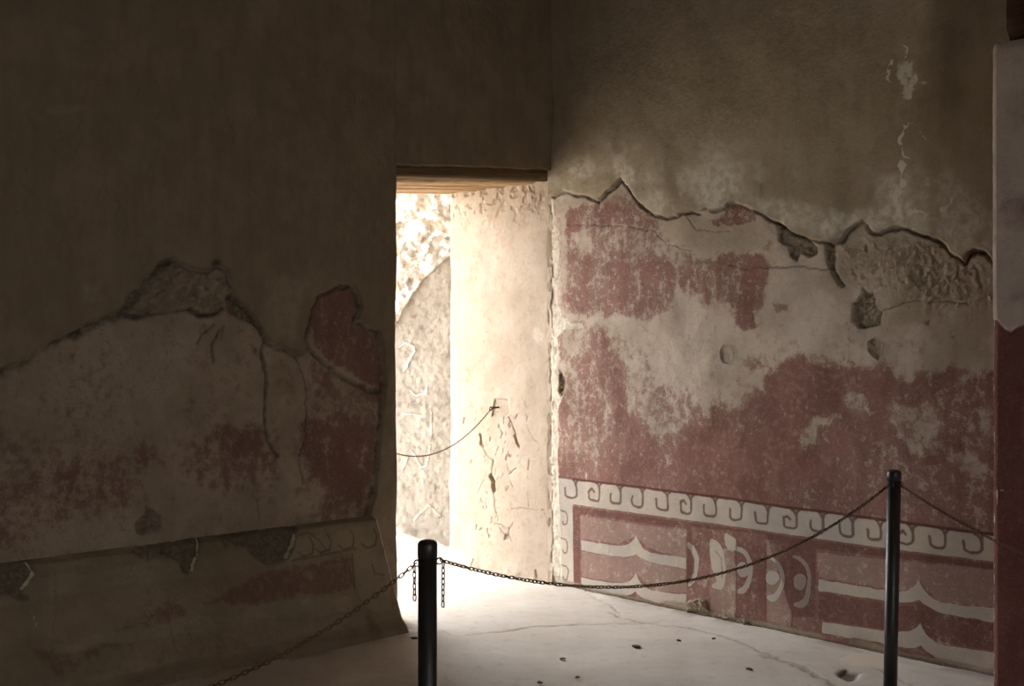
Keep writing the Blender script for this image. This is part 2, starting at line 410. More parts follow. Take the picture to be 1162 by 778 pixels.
    for i, (u1, z1) in enumerate(tops):
        pit = (tops[i][0]-tops[i-1][0]) if i else tops[1][0]-tops[0][0]
        z1 = np.interp(u1, FT[:, 0], FT[:, 1]); hb = z1-np.interp(u1, FB[:, 0], FB[:, 1])
        j = lambda s: (rr.random()-.5)*s
        w = pit*.46; zlow = z1-hb*.72
        P = [(u1+pit*.10, z1-.012), (u1+.004, z1-hb*.14), (u1, z1-hb*.3), (u1, z1-hb*.55)]
        for t in range(1, 8):
            a = t/8*math.pi
            P.append((u1-w/2+w/2*math.copysign(abs(math.cos(a))**.6, math.cos(a)), z1-hb*.57-hb*.19*math.sin(a)**.7))
        P += [(u1-w, z1-hb*.5+j(.01)), (u1-w-.001+j(.006), z1-hb*.40+j(.01))]
        if i % 4 == 1: P += [(u1-w*.7, z1-hb*.32), (u1-w*.5, z1-hb*.42)]
        L(P)
        L([(u1-pit*.16, z1-.010), (u1-.012, z1-hb*.12), (u1, z1-hb*.3)], .007)
    for yy in (586, 617, 648):
        a = PR.uz([(636, yy-7)])[0]; zz0 = a[1]; u0 = a[0]
        hh = .075
        L([(u0, zz0), (u0+.035, zz0-.004), (u0+.050, zz0-.02), (u0+.052, zz0-.045), (u0+.044, zz0-hh), (u0+.022, zz0-hh-.006), (u0+.014, zz0-hh+.012)], .0045)
    Lt = np.zeros(U.shape)
    def cream(px, v=1., warp=.010):
        nonlocal C
        if len(px) < 22:                      # brush-drawn curves: round the corners off
            P = np.array(px, float); Q = np.roll(P, -1, 0); P = np.stack([P*.75+Q*.25, P*.25+Q*.75], 1).reshape(-1, 2)
            px = [tuple(p) for p in P]
        C = np.maximum(C, sst(-.004, .004, m.poly(px, warp))*v)
    def dark(px, v):
        nonlocal R, Dk
        Dk = np.maximum(Dk, sst(-.003, .003, m.poly(px, .004))*v)
    def light(px, v):
        nonlocal R
        b = sst(-.004, .004, m.poly(px, .012)); Lt[:] = np.maximum(Lt, b); R = R*(1-b)+b*(.82+(med-.5)*.6)
    dark([(649,574),(820,597),(900,609),(1000,623),(1128,639),(1190,647),(1190,663),(1128,646),(1000,631),(926,623),(926,700),(900,700),(870,606),(786,598),(786,662),(779,662),(779,600),(658,583),(658,667),(650,667)], .5)
    light([(658,585),(778,602),(779,634),(757,628),(735,620),(722,607),(703,617),(659,611)], .55)
    light([(659,625),(713,633),(722,628),(757,641),(779,646),(779,672),(742,670),(722,650),(710,662),(659,654)], .62)
    light([(806,620),(835,624),(836,700),(806,700)], .58)
    light([(869,612),(899,616),(899,716),(869,712)], .6)
    dark([(836,612),(868,616),(869,712),(836,706)], .35)
    light([(926,627),(1128,646),(1190,654),(1190,700),(1128,689),(1062,682),(1043,656),(1031,672),(998,666),(929,655)], .56)
    dark([(930,672),(1013,686),(1034,687),(1044,681),(1059,693),(1128,708),(1190,716),(1190,744),(1128,739),(1071,729),(1053,722),(1044,708),(1031,717),(998,713),(930,703)], .42)
    def band(top, bot, xc, at, ab, wt, wb):
        tx, ty = zip(*top); bx, by = zip(*bot)
        X = sorted(set(list(np.linspace(tx[0], tx[-1], 14))+[xc+k for k in (-24,-16,-10,-6,-3,-1.2,0,1.2,3,6,10,16,24)]))
        T_ = [(x, np.interp(x, tx, ty)-at*math.exp(-abs(x-xc)/wt)) for x in X]
        B2 = [(x, np.interp(x, bx, by)-ab*math.exp(-abs(x-xc)/wb)) for x in X]
        cream(T_+B2[::-1], 1., .010)
    band([(659,612.5),(716,622),(728,626),(779,632.5)], [(659,624),(722,635),(779,645)], 722, 18, 7, 6, 7)
    band([(659,655),(716,665),(728,669),(779,674)], [(659,667),(722,680),(779,689)], 722, 18, 9, 6.5, 8)
    band([(929,657),(1032,674),(1060,683),(1128,690),(1190,698)], [(930,670),(1035,686),(1065,695),(1128,706),(1190,714)], 1043, 22, 9, 8, 9)
    band([(933.7,705),(1032,720),(1062,731),(1128,740.5),(1190,748)], [(935,717.5),(998,729),(1035,740),(1065,751),(1128,769.6),(1190,782)], 1044, 19, 12, 8, 12)
    cream([(779.7,613),(790,621),(793.6,639.5),(790,658),(781,667),(781,660),(786,652),(788,639),(785.5,626),(779.7,619)])
    cream([(805,609.5),(815.6,614),(821,623),(824,642),(822.5,663),(819,668.5),(808.6,668.5),(807.5,662.7),(814,659),(812,655),(806,640)])
    cream([(834,620),(845.6,621),(852.6,632.6),(855,644),(851.4,665),(845.6,673),(836.4,673),(836.4,668),(843,665),(848,656),(850,644),(848,632.6),(841,626),(834,625)])
    cream([(869,631),(880,632.6),(888.5,644),(891,656),(887,674),(880,681.7),(871,681),(870.6,675),(880,673),(885,663),(886,653),(881.5,639.5),(874.6,634.5)])
    cream([(899,629),(910.5,631),(918.6,644),(921,658),(920,679),(914,689),(901.7,688),(900.7,684),(910.5,681),(915,672),(917.4,658),(914,644),(907,635),(899,633)])
    for x, y, a, b in ((843,646,7,9),(876.4,655,8,8.5),(907.7,659.7,8,9.7)):
        cream([(x+a*math.cos(t/12*2*math.pi), y+b*math.sin(t/12*2*math.pi)) for t in range(12)])
    cream([(820,605),(832,606),(838,618),(834,626),(824,622)], .7, .03)
    L(PR.uz([(835.5,612),(836,705)]), .003); L(PR.uz([(869,616),(869,712)]), .003); L(PR.uz([(899,612),(900,716)]), .003)
    L(PR.uz([(780,630),(787,632),(787,650),(780,652)]), .003); L(PR.uz([(812,625),(819,634),(819,655)]), .003)
    Dk = np.where(Dk < .04, -Lt, Dk)
    # foot of the wall crumbles
    bz = .022+.03*fbm(U, U*0, .18, 3, 41)
    foot = sst(.008, -.008, Z-bz)*sst(.35, .6, fbm(U, Z, .2, 2, 43)+.12)
    d -= .008*foot; 
    St = np.maximum(st, foot*.8)
    for p in ([(782,682),(800,680),(805,695),(780,694)], [(815,697),(830,700),(848,706),(845,712),(812,706)]):
        b = sst(-.004, .004, m.poly(p, .03)); St = np.maximum(St, b); d += b*(.012+fnb*.03)
    C = C*(1-up)*(1-rev); Dk = Dk*(1-up)*(1-rev); R = R*(1-rev)
    # white scratches and chalky smears on the upper coat
    W = np.zeros(U.shape)
    for p, w in (([(1030,75),(1034,78),(1038,90),(1034,100)], .028), ([(1024,90),(1030,98)], .018), ([(1028,48),(1029,66)], .006), ([(1044,82),(1047,92)], .007), ([(1010,95),(1013,68)], .004),
                 ([(1029,140),(1026,160),(1034,180)], .006), ([(1036,137),(1031,142)], .005), ([(1026,185),(1024,210),(1020,218)], .014),
                 ([(1044,152),(1062,165)], .003), ([(1070,238),(1079,231)], .012), ([(1035,236),(1052,240)], .012)):
        W = np.maximum(W, m.line(p, w*1.5, .08, w*1.5)*.82)
    for _ in range(60):
        x, y = rr.uniform(655, 1120), rr.uniform(50, 262); a = rr.uniform(-1.2, 1.2); q_ = rr.uniform(3, 14)
        W = np.maximum(W, m.line([(x, y), (x+q_*math.cos(a), y+q_*math.sin(a))], .002, .02)*.6)
    Pa = up*(m.blob([(860,226),(900,222),(935,236),(962,246),(955,266),(930,268),(900,256),(870,243)], .03)*.5
             + m.blob([(800,205),(850,215),(870,232),(820,232),(795,225)], .06)*.3+m.blob([(955,245),(985,240),(1010,255),(960,262)], .02)*.55
             + m.blob([(1000,205),(1080,195),(1125,240),(1125,275),(1060,255),(1010,240)], .06)*.35
             + m.blob([(640,180),(760,190),(760,236),(700,198),(640,212)], .05)*.25
             + m.blob([(780,150),(850,160),(830,215),(770,205)], .06)*.22)
    Pa = Pa+(1-up)*m.blob([(868,300),(930,330),(950,400),(880,400),(800,430),(745,430),(750,370),(800,350),(860,380)], .05)*.25
    rough = m.blob([(950,275),(1010,262),(1060,275),(1130,305),(1130,345),(1060,350),(1000,330),(955,320)], .03)*(1-up)
    St = np.maximum(St, rough*.55*sst(.42, .6, fbm(U, Z, .06, 4, 61))); d += rough*fnb*.010
    St = np.maximum(St, (1-up)*(1-rev)*m.blob([(655,222),(700,212),(720,240),(690,232),(650,232)], .012)*.4)
    grime = (1-up)*(1-rev)*np.clip(m.blob([(742,246),(780,243),(866,256),(866,280),(800,284),(775,275),(750,262)], .04)*.7
        + m.blob([(872,280),(950,276),(1000,262),(1060,272),(1135,300),(1135,430),(1050,420),(1005,400),(960,330),(880,310)], .06)*.6*sst(.3, .6, fbm(U, Z, .2, 3, 88)), 0, .75)
    dab = np.maximum(0, up*sst(.5, .72, fbm(U, Z, .3, 4, 91)+.12*sst(.5, .0, -sdu*0+sdu)))
    Pa = Pa+up*sst(.45, .0, sdu)*sst(.42, .66, fbm(U, Z, .14, 4, 93))*.5+dab*.12
    # cracks, after the shade painted into the groove under the newer coat
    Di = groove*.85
    for p, w in (([(868,303),(900,302),(928,304),(945,306)], .004), ([(642,254),(700,256),(742,262),(760,278),(785,285)], .002), ([(826,300),(845,305),(868,303)], .002),
                 ([(1000,352),(1040,340),(1100,345)], .002), ([(775,241),(790,262),(830,262)], .0015)):
        c = m.line(p, w, .02); Di = np.maximum(Di, c*.55); d -= c*.004
    e2 = m.line([(628,222),(628,255),(634,280),(633,300),(631,335),(637,360)], .004, .02)*sst(.45, .6, fbm(U, Z, .03, 2, 3))
    Di = np.maximum(Di, np.maximum(e2, rev*sst(.55, .68, fbm(U, Z, .03, 3, 8))*.5)*.6)
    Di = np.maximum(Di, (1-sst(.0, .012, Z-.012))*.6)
    # the strip beyond the mural's edge is the reveal's own pale plaster
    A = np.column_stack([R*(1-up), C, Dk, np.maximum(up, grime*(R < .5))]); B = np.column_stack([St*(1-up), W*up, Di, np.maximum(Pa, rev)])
    return d, A, B
bk = lambda o, u, n, a, b, t0, t1: [o+u*a-n*t0, o+u*b-n*t0, o+u*b-n*t1, o+u*a-n*t1]
wr = build('wall_right', [
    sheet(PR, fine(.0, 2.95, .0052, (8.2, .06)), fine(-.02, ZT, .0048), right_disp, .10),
    prism(bk(C0, UR, NR, -.02, 8.3, .06, .75), -.05, ZT)], M['right'], defA=(0, 0, 0, 1)); structure(wr)

# ================================================================== DOOR REVEAL
def rev_disp(U, Z):
    m = Masks(PJ, U, Z); fnb = fbm(U, Z, .02, 3, 5)-.5
    d = -.012+(fbm(U, Z, .4, 3, 1)-.5)*.02+(fbm(U, Z, .07, 3, 2)-.5)*.004+fnb*.001
    ed = .862+.012*(fbm(Z, Z*0, .12, 3, 4)-.5)*2
    d -= .05*sst(0, .06, U-ed+.035)
    foot = sst(.10, .0, Z); d += .02*foot*(fbm(U, Z, .08, 3, 6))
    Di = np.zeros(U.shape); W = np.zeros(U.shape)
    def cr(p, w, dep, v=.4, warp=.03):
        nonlocal d, Di
        c = m.line(p, w, warp); d = d-c*dep; Di = np.maximum(Di, c*v)
    cr([(555,541),(558,546),(559,556)], .010, .03, .8, .012)
    cr([(542,492),(544,504),(549,516),(557,522),(558,530)], .0028, .006)
    cr([(575,470),(580,482),(586,498),(588,508)], .003, .007)
    cr([(583,494),(587,506)], .006, .012, .6)
    cr([(543,492),(545,505)], .008, .012, .45)
    cr([(557,522),(556,540)], .003, .006); cr([(558,558),(562,580),(566,598),(572,606),(580,594)], .0022, .005)
    cr([(580,576),(600,578),(616,580),(621,592)], .0022, .004); cr([(560,594),(570,597),(578,600)], .003, .005)
    cr([(572,606),(571,612)], .006, .01, .5); cr([(548,545),(541,560)], .002, .003)
    cr([(525,475),(524,480)], .006, .008, .45); cr([(526,464),(534,460),(540,468),(536,478)], .0018, .003)
    cr([(571,520),(578,536)], .0018, .003); cr([(596,470),(598,490),(606,500)], .0018, .003); cr([(599,520),(598,532)], .003, .004)
    cr([(598,560),(599,575)], .002, .003); cr([(607,560),(608,600)], .0012, .002); cr([(590,450),(597,462)], .0015, .003)
    cr([(535,636),(535,642)], .007, .008, .4); cr([(606,648),(608,655)], .007, .008, .4)
    rr = random.Random(8)
    for _ in range(50):
        x, y = rr.uniform(515, 622), rr.uniform(225, 640); a = rr.uniform(.9, 2.2); q_ = rr.uniform(4, 18)
        cr([(x, y), (x+q_*.4*math.cos(a), y+q_*.5*math.sin(a)), (x+q_*math.cos(a+.4), y+q_*math.sin(a+.4))], .0011, .0008, .18, .03)
    tp = sst(.34, .0, 2.29-Z)*sst(.55, .66, fbm(U, Z, .035, 3, 9)); Di = np.maximum(Di, tp*.4); d -= tp*.006
    for _ in range(70):
        x, y = rr.gauss(566, 17), rr.uniform(455, 612); a = rr.uniform(1, 2.1); q_ = rr.uniform(1, 6)
        if 512 < x < 622: cr([(x, y), (x+q_*math.cos(a), y+q_*math.sin(a))], rr.uniform(.0012, .004), rr.uniform(.002, .007), rr.uniform(.2, .5), .05)
    Di = np.maximum(Di, sst(.68, .78, fbm(U, Z, .02, 3, 99))*.2)
    # crumbled inner arris next to the mural
    arr = sst(.05, .0, U)*sst(.5, .62, fbm(U*1.5, Z*.6, .03, 3, 15)); Di = np.maximum(Di, arr*.5); d -= arr*.006
    Pa = sst(.0, .04, U-ed+.055)*.9+m.blob([(604,372),(616,380),(612,392),(602,386)], .01)*.8  # first term paints the highlight on the rounded outer edge
    z0 = np.zeros(U.shape)
    b = m.poly([(560,452),(574,454),(578,468),(570,474),(556,472)], .01); d -= .01*sst(-.004, .004, b)
    return d, np.column_stack([z0, z0, z0, z0]), np.column_stack([z0, W, Di, Pa])
ps = PJ
def taperz(U, Z):                       # top follows the underside of the lintel
    return U, Z
JL = .885
rv = build('trim_1', [sheet(PJ, fine(-.004, JL, .005), fine(-.02, 2.46, .005), rev_disp, .12),
    prism(bk(C0, UJ, NJ, .0, JL-.005, .07, .8), -.05, 2.9)], M['reveal'], defA=(0, 0, 0, 0)); structure(rv)
# right wall goes on up above the reveal's outer part
# ================================================================== LEFT WALL
SD = 1.117
def ltop(s): return 2.366+(2.297-2.366)*np.clip(s/SD, 0, 1)
def left_disp(U, Z):
    m = Masks(PL, U, Z); fnb = fbm(U, Z, .02, 3, 5)-.5
    d = (fbm(U, Z, .7, 3, 1)-.5)*.03+(fbm(U, Z, .12, 3, 2)-.5)*.007
    edge = [(-90,452),(-40,436),(0,419),(20,412),(35,401),(55,388),(70,381),(85,375),(105,365),(120,358),(135,350),(145,338),(155,325),(165,312),(178,302),(192,294),(205,298),(220,305),(235,307),(240,298),(247,300),(258,305),(262,325),(265,335),(275,345),(285,355),(292,365),(298,378),(305,390),(320,393),(330,399),(342,402),(350,396),(345,384),(350,368),(354,350),(358,336),(375,328),(390,318),(398,321),(406,333),(410,350),(405,362),(418,371),(430,373),(433,385),(434,398),(436,440),(432,480),(428,520),(422,560),(416,585),(420,640),(430,760),(470,760),(470,-400),(-90,-400)]
    P = PL.uz(edge); P[-2, 0] = P[-3, 0] = -1; P[-2, 1] = 6; P[0, 0] = P[-1, 0] = 8; P[-1, 1] = 6
    P[-3:, 0] = [-1, -1, 8]
    P[-3] = [-1, -1]
    sdu = m.poly(P, .03, 5, True); up = sst(-.004, .005, sdu)
    d += up*.024*(.55+.9*fbm(U, Z, .3, 2, 9))*sst(.0, .02, sdu+.01)
    st = np.zeros(U.shape)
    agg = m.poly([(145,337),(165,312),(178,302),(192,295),(220,306),(235,308),(247,301),(258,306),(262,326),(255,340),(250,352),(235,356),(215,352),(190,356),(165,358),(145,358)], .03)
    ag = sst(-.005, .005, agg); d += ag*(.016+fnb*.05+(fbm(U, Z, .07, 2, 51)-.5)*.02); st = np.maximum(st, ag*.3)
    for p, v in (([(258,332),(268,338),(282,352),(296,372),(301,392),(292,372),(276,362),(262,356),(256,345)], 1.), ([(165,573),(174,580),(181,586),(183,598),(175,604),(164,606),(154,606),(152,592),(163,586)], .8),
                 ([(352,352),(358,335),(362,336),(357,356),(350,386),(345,384),(349,366)], .9), ([(375,328),(390,320),(396,326),(380,332)], .8)):
        b = sst(-.005, .005, m.poly(p, .02)); st = np.maximum(st, b*v); d -= b*(.012+fnb*.04)
    band = (1-sst(.0, .035, np.abs(sdu+.02)))*sst(2.1, 2.6, U)*sst(.3, .6, fbm(U, Z, .05, 3, 71)); st = np.maximum(st, band*.7); d += band*(fnb*.09)
    groove = (1-sst(.0, .014, np.abs(sdu+.012))); Di = groove*.6*sst(.3, .55, fbm(U, Z, .12, 2, 71)+.15); d -= groove*.012  # recess below the plaster edge, its shade painted in dark
    def cr(p, w, dep, v=.6, warp=.02):
        nonlocal d, Di
        c = m.line(p, w, warp); d = d-c*dep; Di = np.maximum(Di, c*v)
    cr([(143,358),(155,360),(166,357)], .012, .02, .9); cr([(166,357),(190,356),(215,352)], .005, .01, .6); cr([(215,352),(226,358),(240,357),(252,350)], .01, .018, .9)  # shadow under the rough patch's lower edge, painted dark and cut in
    cr([(300,385),(297,400),(303,430),(302,480),(305,500),(315,518)], .008, .014, .7); cr([(243,369),(233,378),(225,389)], .005, .01); cr([(249,374),(242,392),(243,410)], .006, .012, .75)
    cr([(254,370),(252,385)], .004, .008, .5)
    cr([(335,404),(345,425),(348,450),(346,500),(338,520),(343,550)], .004, .008, .6); cr([(352,396),(368,412),(388,428),(408,438),(432,446)], .010, .014, .5)
    cr([(292,565),(293,592)], .003, .005, .6); cr([(238,300),(243,297)], .012, .02, .9)
    cr([(283,392),(290,396),(292,404)], .004, .006, .5)
    # faint crazing of the upper coat
    rr = random.Random(4)
    for _ in range(26):
        x, y = rr.uniform(20, 330), rr.uniform(60, 300); p = [(x, y)]
        for k in range(4): x += rr.uniform(-12, 12); y += rr.uniform(3, 16); p.append((x, y))
        cr(p, .0014, .002, .35)
    R = np.zeros(U.shape)
    low = fbm(U, Z, .35, 4, 21); med = fbm(U, Z*.6, .08, 4, 23)
    def zone(px, v, soft=.05, warp=.08):
        nonlocal R
        b = m.blob(px, soft, warp); R = R*(1-b)+v*b
    zone([(-200,300),(440,300),(440,650),(-200,680)], .12, .01)
    zone([(50,505),(100,515),(165,492),(180,510),(165,560),(110,585),(60,575),(45,540)], .62, .08)
    zone([(195,495),(240,490),(300,478),(310,520),(300,560),(250,555),(205,545)], .66, .05)
    zone([(345,470),(400,445),(434,450),(430,520),(420,575),(370,580),(340,545)], .78, .08)
    zone([(352,402),(395,434),(430,450),(430,470),(350,480)], .35, .04)
    zone([(357,350),(362,336),(395,324),(405,336),(408,350),(404,362),(418,373),(432,376),(434,402),(434,440),(402,424),(372,405),(358,388),(355,370)], .8, .02, .03)
    zone([(404,352),(412,350),(414,364),(404,366)], .1, .01, .02)
    zone([(0,480),(60,500),(50,600),(0,630),(-90,640),(-90,470)], .34, .06)
    zone([(230,350),(290,365),(298,380),(300,470),(230,480),(215,400)], .16, .05)
    R = np.where(sdu > 0, 0, R+(low-.5)*.4+(med-.5)*.5)
    Pa = up*(m.blob([(85,322),(110,320),(115,345),(92,348)], .02)*.25+m.blob([(310,312),(350,318),(335,390),(315,382),(300,340)], .04)*.3+m.blob([(45,122),(80,118),(98,128),(60,134)], .01)*.25)
    W = m.line([(8,236),(28,237)], .002)*.8
    # lime run-down strip beside the door
    str_ = up*sst(1.36, 1.28, U)*sst(1.35, 1.1, Z); Pa = np.maximum(Pa, str_*.35*fbm(U, Z, .12, 3, 5))
    Up = np.clip(up, 0, 1)
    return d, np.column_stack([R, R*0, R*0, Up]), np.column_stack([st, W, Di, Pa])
def overdoor(U, Z):                      # cells above the door, lower rim on the lintel
    t = (Z-2.3)/(ZT-2.3); z0 = ltop(U)+.012*(fbm(U, U*0, .10, 3, 3)-.5)
    return U, z0+(ZT-z0)*t
T = .93
la, lb = C0+UL*SD, C0+UL*7.4
def wp(s, t): return C0+UL*s+UJ*t        # plan point s along the wall, t outwards through it
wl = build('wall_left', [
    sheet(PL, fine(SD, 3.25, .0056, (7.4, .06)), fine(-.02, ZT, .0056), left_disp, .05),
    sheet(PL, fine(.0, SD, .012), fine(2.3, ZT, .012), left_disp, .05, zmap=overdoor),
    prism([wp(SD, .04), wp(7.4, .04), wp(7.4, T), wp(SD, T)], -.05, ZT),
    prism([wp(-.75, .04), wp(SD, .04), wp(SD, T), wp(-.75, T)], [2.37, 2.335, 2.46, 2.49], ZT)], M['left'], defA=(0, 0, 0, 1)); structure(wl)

# ================================================================== DADO (battered foot of the left wall)
def dado_disp(U, Z):
    m = Masks(PD, U, Z); fnb = fbm(U, Z, .02, 3, 5)-.5
    ztop = .53
    d = .29-.453*Z+(fbm(U, Z, .5, 3, 1)-.5)*.016+(fbm(U, Z, .1, 3, 2)-.5)*.006
    st = np.zeros(U.shape)
    loss = [[(150,628),(165,616),(200,608),(232,606),(229,625),(222,640),(215,652),(208,648),(203,640),(193,632),(170,634)],
            [(236,606),(262,600),(283,596),(312,592),(340,598),(333,626),(326,636),(303,642),(290,633),(280,619),(268,620),(262,614),(258,622),(250,612)],
            [(-40,634),(37,634),(39,648),(30,662),(26,670),(32,680),(25,682),(15,676),(0,678),(-40,682)]]
    for p in loss:
        s = m.poly(p, .025); b = sst(-.004, .005, s); st = np.maximum(st, b); d -= b*(.026+fnb*.03)
    d -= .03*sst(.018, .0, ztop-Z)*fbm(U, Z, .07, 3, 12)*1.6
    zone = lambda p, soft=.02, w=.03: m.blob(p, soft, w)
    C = np.zeros(U.shape); R = np.full(U.shape, .1)+(fbm(U, Z, .3, 4, 3)-.5)*.5; Dk = np.zeros(U.shape)
    C = np.maximum(C, zone([(-60,668),(150,640),(330,612),(425,590),(445,640),(445,700),(405,690),(400,625),(330,640),(150,668),(-60,700)])*.62)
    R = np.maximum(R, zone([(300,650),(400,630),(402,666),(300,685),(230,682)], .02)*.72)
    R = np.maximum(R, zone([(175,685),(210,680),(210,700),(170,705)], .03)*.62); R = np.maximum(R, zone([(30,735),(120,720),(190,700),(150,735),(60,765)], .03)*.5)
    C = np.maximum(C, zone([(60,728),(180,705),(310,682),(400,672),(400,692),(300,706),(180,726),(60,746)])*.6)
    C = np.maximum(C, zone([(0,778),(180,750),(380,720),(400,735),(200,770),(100,790)])*.5)
    for x, y in ((352,610),(372,606),(398,602),(424,600)):
        Dk = np.maximum(Dk, m.line([(x, y), (x+4, y+8), (x+2, y+18), (x-8, y+21), (x-14, y+16)], .006, .01)*.6)
    for p in ([(340,607),(350,604),(362,612),(370,622)], [(422,640),(425,650),(436,652)], [(400,628),(402,668)], [(332,636),(404,622)]):
        Dk = np.maximum(Dk, m.line(p, .006, .01)*.55)
    Di = np.zeros(U.shape); W = np.zeros(U.shape)
    def cr(p, w, dep, v=.6):
        nonlocal d, Di
        c = m.line(p, w, .02); d = d-c*dep; Di = np.maximum(Di, c*v)
    cr([(365,620),(366,655)], .002, .004); cr([(60,625),(64,690),(60,720)], .002, .004, .45); cr([(140,712),(160,706),(180,700)], .002, .003, .4); cr([(190,690),(200,740)], .002, .003, .3)
    for p, w in (([(32,640),(38,650),(30,662),(25,668)], .006), ([(33,688),(43,714)], .002), ([(228,612),(226,628),(218,648)], .004), ([(336,607),(333,620),(326,634)], .006), ([(62,520),(60,520)], .001)):
        W = np.maximum(W, m.line(p, w, .01)*.9)
    W = np.maximum(W, sst(.012, .002, U-1.262)*.85)
    foot = sst(.07, .02, Z+.03*(fbm(U, U*0, .2, 3, 13)-.5)); Di = np.maximum(Di, foot*.25); d += foot*.03
    return d, np.column_stack([R, C, Dk, R*0]), np.column_stack([st, W, Di, R*0])
dd = build('baseboard_left', [sheet(PD, fine(1.262, 3.4, .0056, (7.4, .06)), fine(-.02, .53, .0056), dado_disp, .02)], M['dado']); structure(dd)

# ================================================================== OUTER WALL ACROSS THE PASSAGE
def out_disp(U, Z):
    m = Masks(PX, U, Z); fnb = fbm(U, Z, .03, 4, 5)-.5
    f1, f2, idv = worley(U+m.n1*.03, Z+m.n2*.03, .09, 5)
    sl = m.poly([(400,400),(452,366),(462,345),(480,318),(500,300),(560,250),(560,-300),(400,-300)], .02, .3); rub = sst(-.005, .005, sl)
    d = (fbm(U, Z, .4, 3, 1)-.5)*.03+fnb*.011+rub*(.015+.03*(1-np.clip(f1, 0, 1))*sst(.0, .5, f2-f1)*(.2+idv)+.015*(fbm(U, Z, .045, 3, 44)-.5))
    d += .005*(1-rub)*(fbm(U, Z, .03, 3, 19)-.5)
    W = np.zeros(U.shape); Di = np.zeros(U.shape)
    for p, hgt in (([(463,256),(470,249),(480,248),(488,254),(489,262),(480,268),(473,275),(466,270)], .05), ([(445,218),(478,215),(480,228),(474,238),(458,236),(445,232)], .05)):
        s = m.poly(p, .01); W = np.maximum(W, sst(-.006, .006, s)*1.); d += hgt*sst(-.01, .03, s)
    def ln(p, w, v=1.):
        nonlocal W, d
        c = m.line(p, w, .012); W = np.maximum(W, c*v); d = d+c*.006
    ln([(452,360),(458,350),(464,340),(470,330),(476,320)], .005); ln([(454,393),(460,389),(468,392),(471,398),(464,410),(459,420)], .005); ln([(465,443),(472,449),(484,446),(485,438)], .005)
    ln([(456,470),(470,470),(482,473)], .004); ln([(468,512),(478,530),(484,528),(488,505)], .004); ln([(470,590),(486,573),(500,585)], .004)
    ln([(463,518),(456,535)], .004); ln([(489,460),(490,500)], .003)
    W = np.maximum(W, rub*sst(.25, .5, fbm(U, Z, .07, 3, 6))*.75)
    for k in range(6):
        Di = np.maximum(Di, m.line([(477+k*3.0, 276-k*2.5), (478+k*3.0, 273-k*2.5)], .008, .004)*.6)
    Di = np.maximum(Di, rub*sst(.12, .0, f2-f1)*sst(.45, .6, fbm(U, Z, .1, 2, 4))*.15); Di = np.maximum(Di, sst(.6, .74, fbm(U, Z*.7, .025, 3, 8))*.35)
    R = m.blob([(487,222),(502,220),(502,234),(492,240),(487,232)], .01, .01)*.95
    fl = sst(.19, .0, Z+.25*np.clip(U+.72, 0, 1)+.03*(fbm(U, Z, .1, 2, 2)-.5)); d += .3*fl; W = np.maximum(W, sst(.1, .3, fl)*1.)
    z0 = U*0
    return d, np.column_stack([R, z0, z0, rub*.5]), np.column_stack([z0, W, Di, z0])
ow = build('wall_outside', [sheet(PX, fine(-.84, .4, .007), fine(-.02, 3.3, .008), out_disp, .06), prism([(-.83, 8.05), (1.6, 8.05), (1.6, 8.5), (-.83, 8.5)], -.05, 3.28)], M['outer'], defA=(0, 0, 0, 0)); structure(ow)

